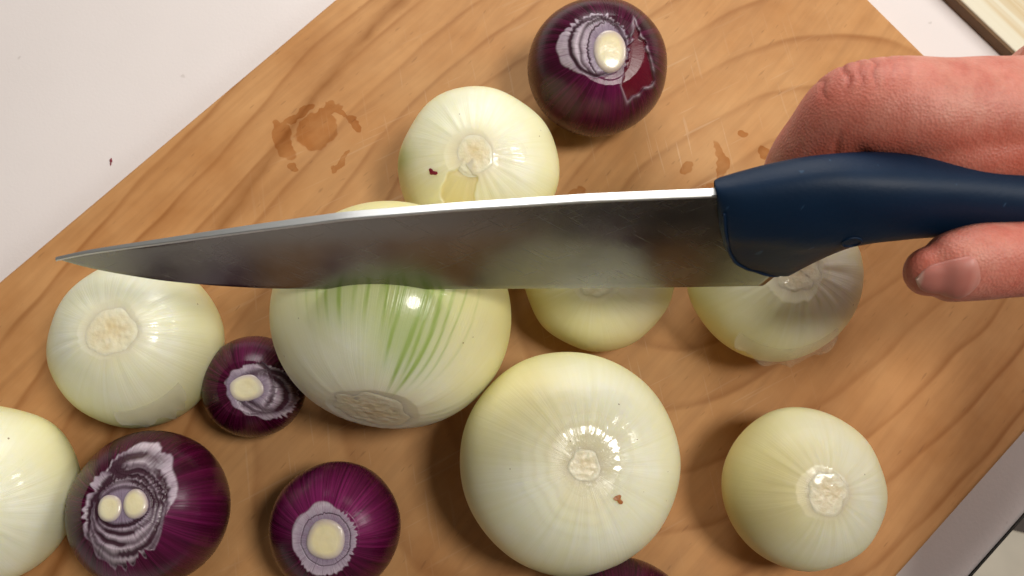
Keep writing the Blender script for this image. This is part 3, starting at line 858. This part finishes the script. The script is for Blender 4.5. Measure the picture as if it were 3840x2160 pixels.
# ------------------------------------------------------------------ hand
FOLD = [(8.30, -.80, 11.5), (8.06, -.50, 11.5), (7.93, -.25, 11.5), (7.84, .0, 11.5), (7.84, .12, 11.5)]
def hand():
    H = []
    idx = [(16.2, 2.0, 10.3), (14.6, 1.35, 10.8), (12.9, 1.0, 11.0), (10.9, .84, 11.15), (9.25, .96, 11.2), (8.38, .98, 11.0), (7.88, .62, 10.2), (7.56, .28, 9.3), (7.52, -.04, 8.3), (7.6, -.34, 7.5)]
    H.append(tube(idx, [1.6, 1.5, 1.42, 1.38, 1.28, 1.14, 1.00, .90, .80, .60], 28, 8, up=(.3, 1, .2)))
    # pad of the first phalanx pressing on the handle
    H.append(tube([(13.5, .1, 10.8), (11.2, .0, 10.9), (9.3, .35, 10.9)], [1.05, 1.0, .75], 24, 8, up=(0, 1, .2)))
    th = [(18.0, -1.2, 9.4), (15.6, -2.2, 9.9), (13.6, -2.58, 10.25), (12.3, -2.62, 10.38), (11.2, -2.74, 10.42), (10.4, -2.88, 10.40), (10.05, -2.94, 10.38)]
    H.append(tube(th, [(1.8, 1.8), (1.35, 1.4), (.98, 1.05), (.86, .98), (.88, 1.0), (.80, .90), (.58, .68)], 28, 8, up=(0, .35, 1)))
    # back of the hand and palm
    H.append(tube([(15.3, 2.35, 10.1), (17.2, 2.2, 9.6), (20.5, 0.2, 9.6)], [2.05, 2.5, 2.6], 28, 8))
    H.append(tube([(15.8, 1.2, 10.4), (18.2, 1.0, 9.8), (21, -1.0, 9.6)], [1.6, 2.3, 2.6], 28, 8))
    H.append(tube([(20, 0, 9.6), (20.4, -5, 9.8), (19.4, -11, 10.6), (18.2, -19, 11.8)], [2.6, 2.8, 3.5, 4.2], 28, 8))  # forearm out of view, its path and thickness shaped to shade the lower right
    for k, (dx, dz) in enumerate(((0, 0), (1.9, -.2), (3.6, -.3))):
        r = .92-.07*k
        H.append(tube([(15.6+dx, 3.6-.5*k, 9.4+dz), (14.7+dx, 3.3-.4*k, 8.3+dz), (14.3+dx, 2.2-.3*k, 7.5+dz), (14.4+dx, .6-.2*k, 7.25+dz), (14.7+dx, -.8, 7.7+dz), (14.9+dx, -1.5, 8.4+dz)],
                      [r*1.2, r*1.1, r*1.05, r, r*.9, r*.75], 24, 8, up=(1, 0, .1)))
    vs, fs, n0 = [], [], 0
    for V, F in H:
        vs.append(V); fs += [tuple(i+n0 for i in f) for f in F]; n0 += len(V)
    tmp = link_mesh('hand_tmp', np.vstack(vs)*CM, fs)
    r = tmp.modifiers.new('r', 'REMESH'); r.mode = 'VOXEL'; r.voxel_size = .00075; r.use_smooth_shade = True
    s = tmp.modifiers.new('s', 'SMOOTH'); s.factor = .5; s.iterations = 14
    dg = bpy.context.evaluated_depsgraph_get()
    me = bpy.data.meshes.new_from_object(tmp.evaluated_get(dg))
    bpy.data.objects.remove(tmp)
    o = bpy.data.objects.new('person', me); col.objects.link(o)
    n = len(me.vertices); co = np.empty(n*3, np.float32); me.vertices.foreach_get('co', co); co = co.reshape(-1, 3)/CM
    no = np.empty(n*3, np.float32); me.vertex_normals.foreach_get('vector', no); no = no.reshape(-1, 3)
    rng = np.random.default_rng(7)
    x, y, z = co.T
    crease = np.zeros(n)
    # knuckle creases across the back of the bent joint
    dorsal = sstep(.7, 1.3, y)*sstep(10.2, 10.8, z)
    for cx_, sl, w, a in ((7.55, .10, .045, .8), (8.00, .16, .05, 1.0), (8.28, .20, .04, .7), (8.58, .22, .045, .8), (8.95, .22, .04, .4), (9.3, .2, .04, .25)):
        line = x-cx_-sl*(y-1.5)-.04*np.sin(y*9+cx_*5)
        crease += a*np.exp(-(line/w)**2)*dorsal*sstep(9.2, 8.2, np.abs(x-8.2)*0+8.0)
    # creases on the thumb joint
    for cx_, w, a in ((12.95, .06, .8), (13.3, .05, .6), (12.6, .05, .5)):
        crease += a*np.exp(-((x-cx_-.12*(y+2.6)-.05*np.sin(z*6))/w)**2)*sstep(-2.1, -2.7, y)
    # fold on the inner side of the bent joint
    fold = np.array(FOLD); dm = np.full(n, 9.)
    for a_, b_ in zip(fold[:-1], fold[1:]):
        e_ = b_-a_; t_ = np.clip(((co[:, :2]-a_[:2]) @ e_[:2])/(e_[:2] @ e_[:2]), 0, 1)
        dm = np.minimum(dm, np.hypot(*(co[:, :2]-(a_[:2]+t_[:, None]*e_[:2])).T))
    crease += 1.1*np.exp(-(dm/.06)**2)*sstep(.45, -.25, y)*(z > 10.2)
    crease = np.clip(crease, 0, 1.2)
    co += no*(-.05*crease)[:, None]
    # shallow skin undulation
    co += no*(.012*lumps(rng, co.astype(float), 3.2))[:, None]
    me.vertices.foreach_set('co', (co*CM).astype(np.float32).ravel())
    red = np.exp(-((x-8.1)**2+(y-1.2)**2+(z-11.3)**2)/1.3)*.8+np.exp(-((x-9.7)**2+(y+2.9)**2+(z-10.6)**2)/.9)*.9+np.exp(-((x-12.4)**2+(y+2.9)**2)/1.2)*.5
    red += .45*np.clip(lumps(rng, co.astype(float), 1.6), 0, 1)*.5 + .8*sstep(.35, -.35, y)*(z > 9.4)*(y > -1.2)
    attr(o, 'redness', np.clip(red, 0, 1)); attr(o, 'crease', crease)
    me.materials.append(M['skin'])
    me.polygons.foreach_set('use_smooth', np.ones(len(me.polygons), dtype=bool))
    tag(o, 'bare right hand of a person gripping the blue knife handle', 'person')
    # thumbnail: curved plate on the outer side of the thumb tip
    nu, nvv = 26, 22
    U, Vv = np.meshgrid(np.linspace(0, 1, nu), np.linspace(-1, 1, nvv), indexing='ij')
    ax = np.stack([9.56+1.32*U, -2.97+.18*U, 10.40+0*U], -1)
    width = rad(43)*np.sqrt(np.clip(1-np.abs(2*(U-.52))**5, .0, 1))
    a = rad(-47)+Vv*width          # angle in yz: 0 = +z, -90 = -y
    dirs = np.stack([0*U, np.sin(a), np.cos(a)], -1)
    from mathutils.bvhtree import BVHTree
    me.calc_loop_triangles()
    bv = BVHTree.FromPolygons([tuple(v) for v in co.tolist()], [tuple(t.vertices) for t in me.loop_triangles])
    P = np.zeros_like(ax)
    for i_ in range(nu):
        for j_ in range(nvv):
            d_ = Vector(dirs[i_, j_]); a_ = Vector(ax[i_, j_])
            hit = bv.ray_cast(a_+d_*2.0, -d_, 1.95)
            p_ = np.array(hit[0]) if hit[0] is not None else np.array(a_+d_*.7)
            P[i_, j_] = p_
    lift = .050-.05*np.abs(Vv)**4-.05*sstep(.80, 1, U)+.02*(1-sstep(0, .2, U))
    P += dirs*lift[..., None]
    nl = link_mesh('fingernail', P.reshape(-1, 3)*CM, grid_faces(nu, nvv, wrap=False), M['nail'], o)
    so = nl.modifiers.new('t', 'SOLIDIFY'); so.thickness = .0005; so.offset = -1
    attr(nl, 'along', U.ravel())
    return o
hand()

# ------------------------------------------------------------------ scraps of skin
def scrap(name, label, loc, size, mat, seed, tilt=(0, 0, 0)):
    rng = np.random.default_rng(seed)
    n = 14; f = Fourier(rng, 2, 5, .3); t = np.linspace(0, 2*np.pi, n, endpoint=False)
    r = 1+.28*f(t)
    V = [(0, 0, .18)]+[(size[0]*a*math.cos(b), size[1]*a*math.sin(b), .10*math.sin(3*b+seed)) for a, b in zip(r, t)]
    V += [(v[0], v[1], v[2]-.12) for v in V]
    V = np.array(V); V[:, 2] *= min(size)
    F = [(0, 1+i, 1+(i+1) % n) for i in range(n)]+[(n+1, n+2+(i+1) % n, n+2+i) for i in range(n)]
    F += [(1+i, n+2+i, n+2+(i+1) % n, 1+(i+1) % n) for i in range(n)]
    o = link_mesh(name, V*CM, F, mat, None, smooth=False)
    o.location = [v*CM for v in loc]; o.rotation_euler = [rad(v) for v in tilt]
    return tag(o, label, 'onion scrap')

dgr = bpy.context.evaluated_depsgraph_get()
def drop(px, py, r0=.6):
    """point of the scene straight below (px, py)"""
    bpy.context.view_layer.update()
    hit, loc, nrm, *_ = sc.ray_cast(bpy.context.evaluated_depsgraph_get(), Vector((px*CM, py*CM, .06)), Vector((0, 0, -1)))
    return (loc/CM, nrm) if hit else (Vector((px, py, 0)), Vector((0, 0, 1)))
def scrap_on(name, label, x, y, size, mat, seed, rz=0):
    loc, nrm = drop(x, y)
    o = scrap(name, label, (loc.x+nrm.x*.02, loc.y+nrm.y*.02, loc.z+nrm.z*.03), size, mat, seed)
    o.rotation_euler = (nrm.to_track_quat('Z', 'Y') @ Matrix.Rotation(rad(rz), 3, 'Z').to_quaternion()).to_euler()
scrap_on('onion_skin_scrap', 'tiny dark red scrap of skin on the white onion behind the blade', -2.55, 2.55, (.13, .10), M['skinred'], 3, 20)
scrap_on('onion_skin_scrap', 'tiny orange brown scrap of skin on the large pale white onion', 2.95, -7.85, (.11, .12), M['skinbrown'], 5, 0)
scrap_on('onion_skin_scrap', 'tiny crimson speck on the white table left of the board', -15.75, 5.75, (.05, .13), M['skinred'], 6, 10)
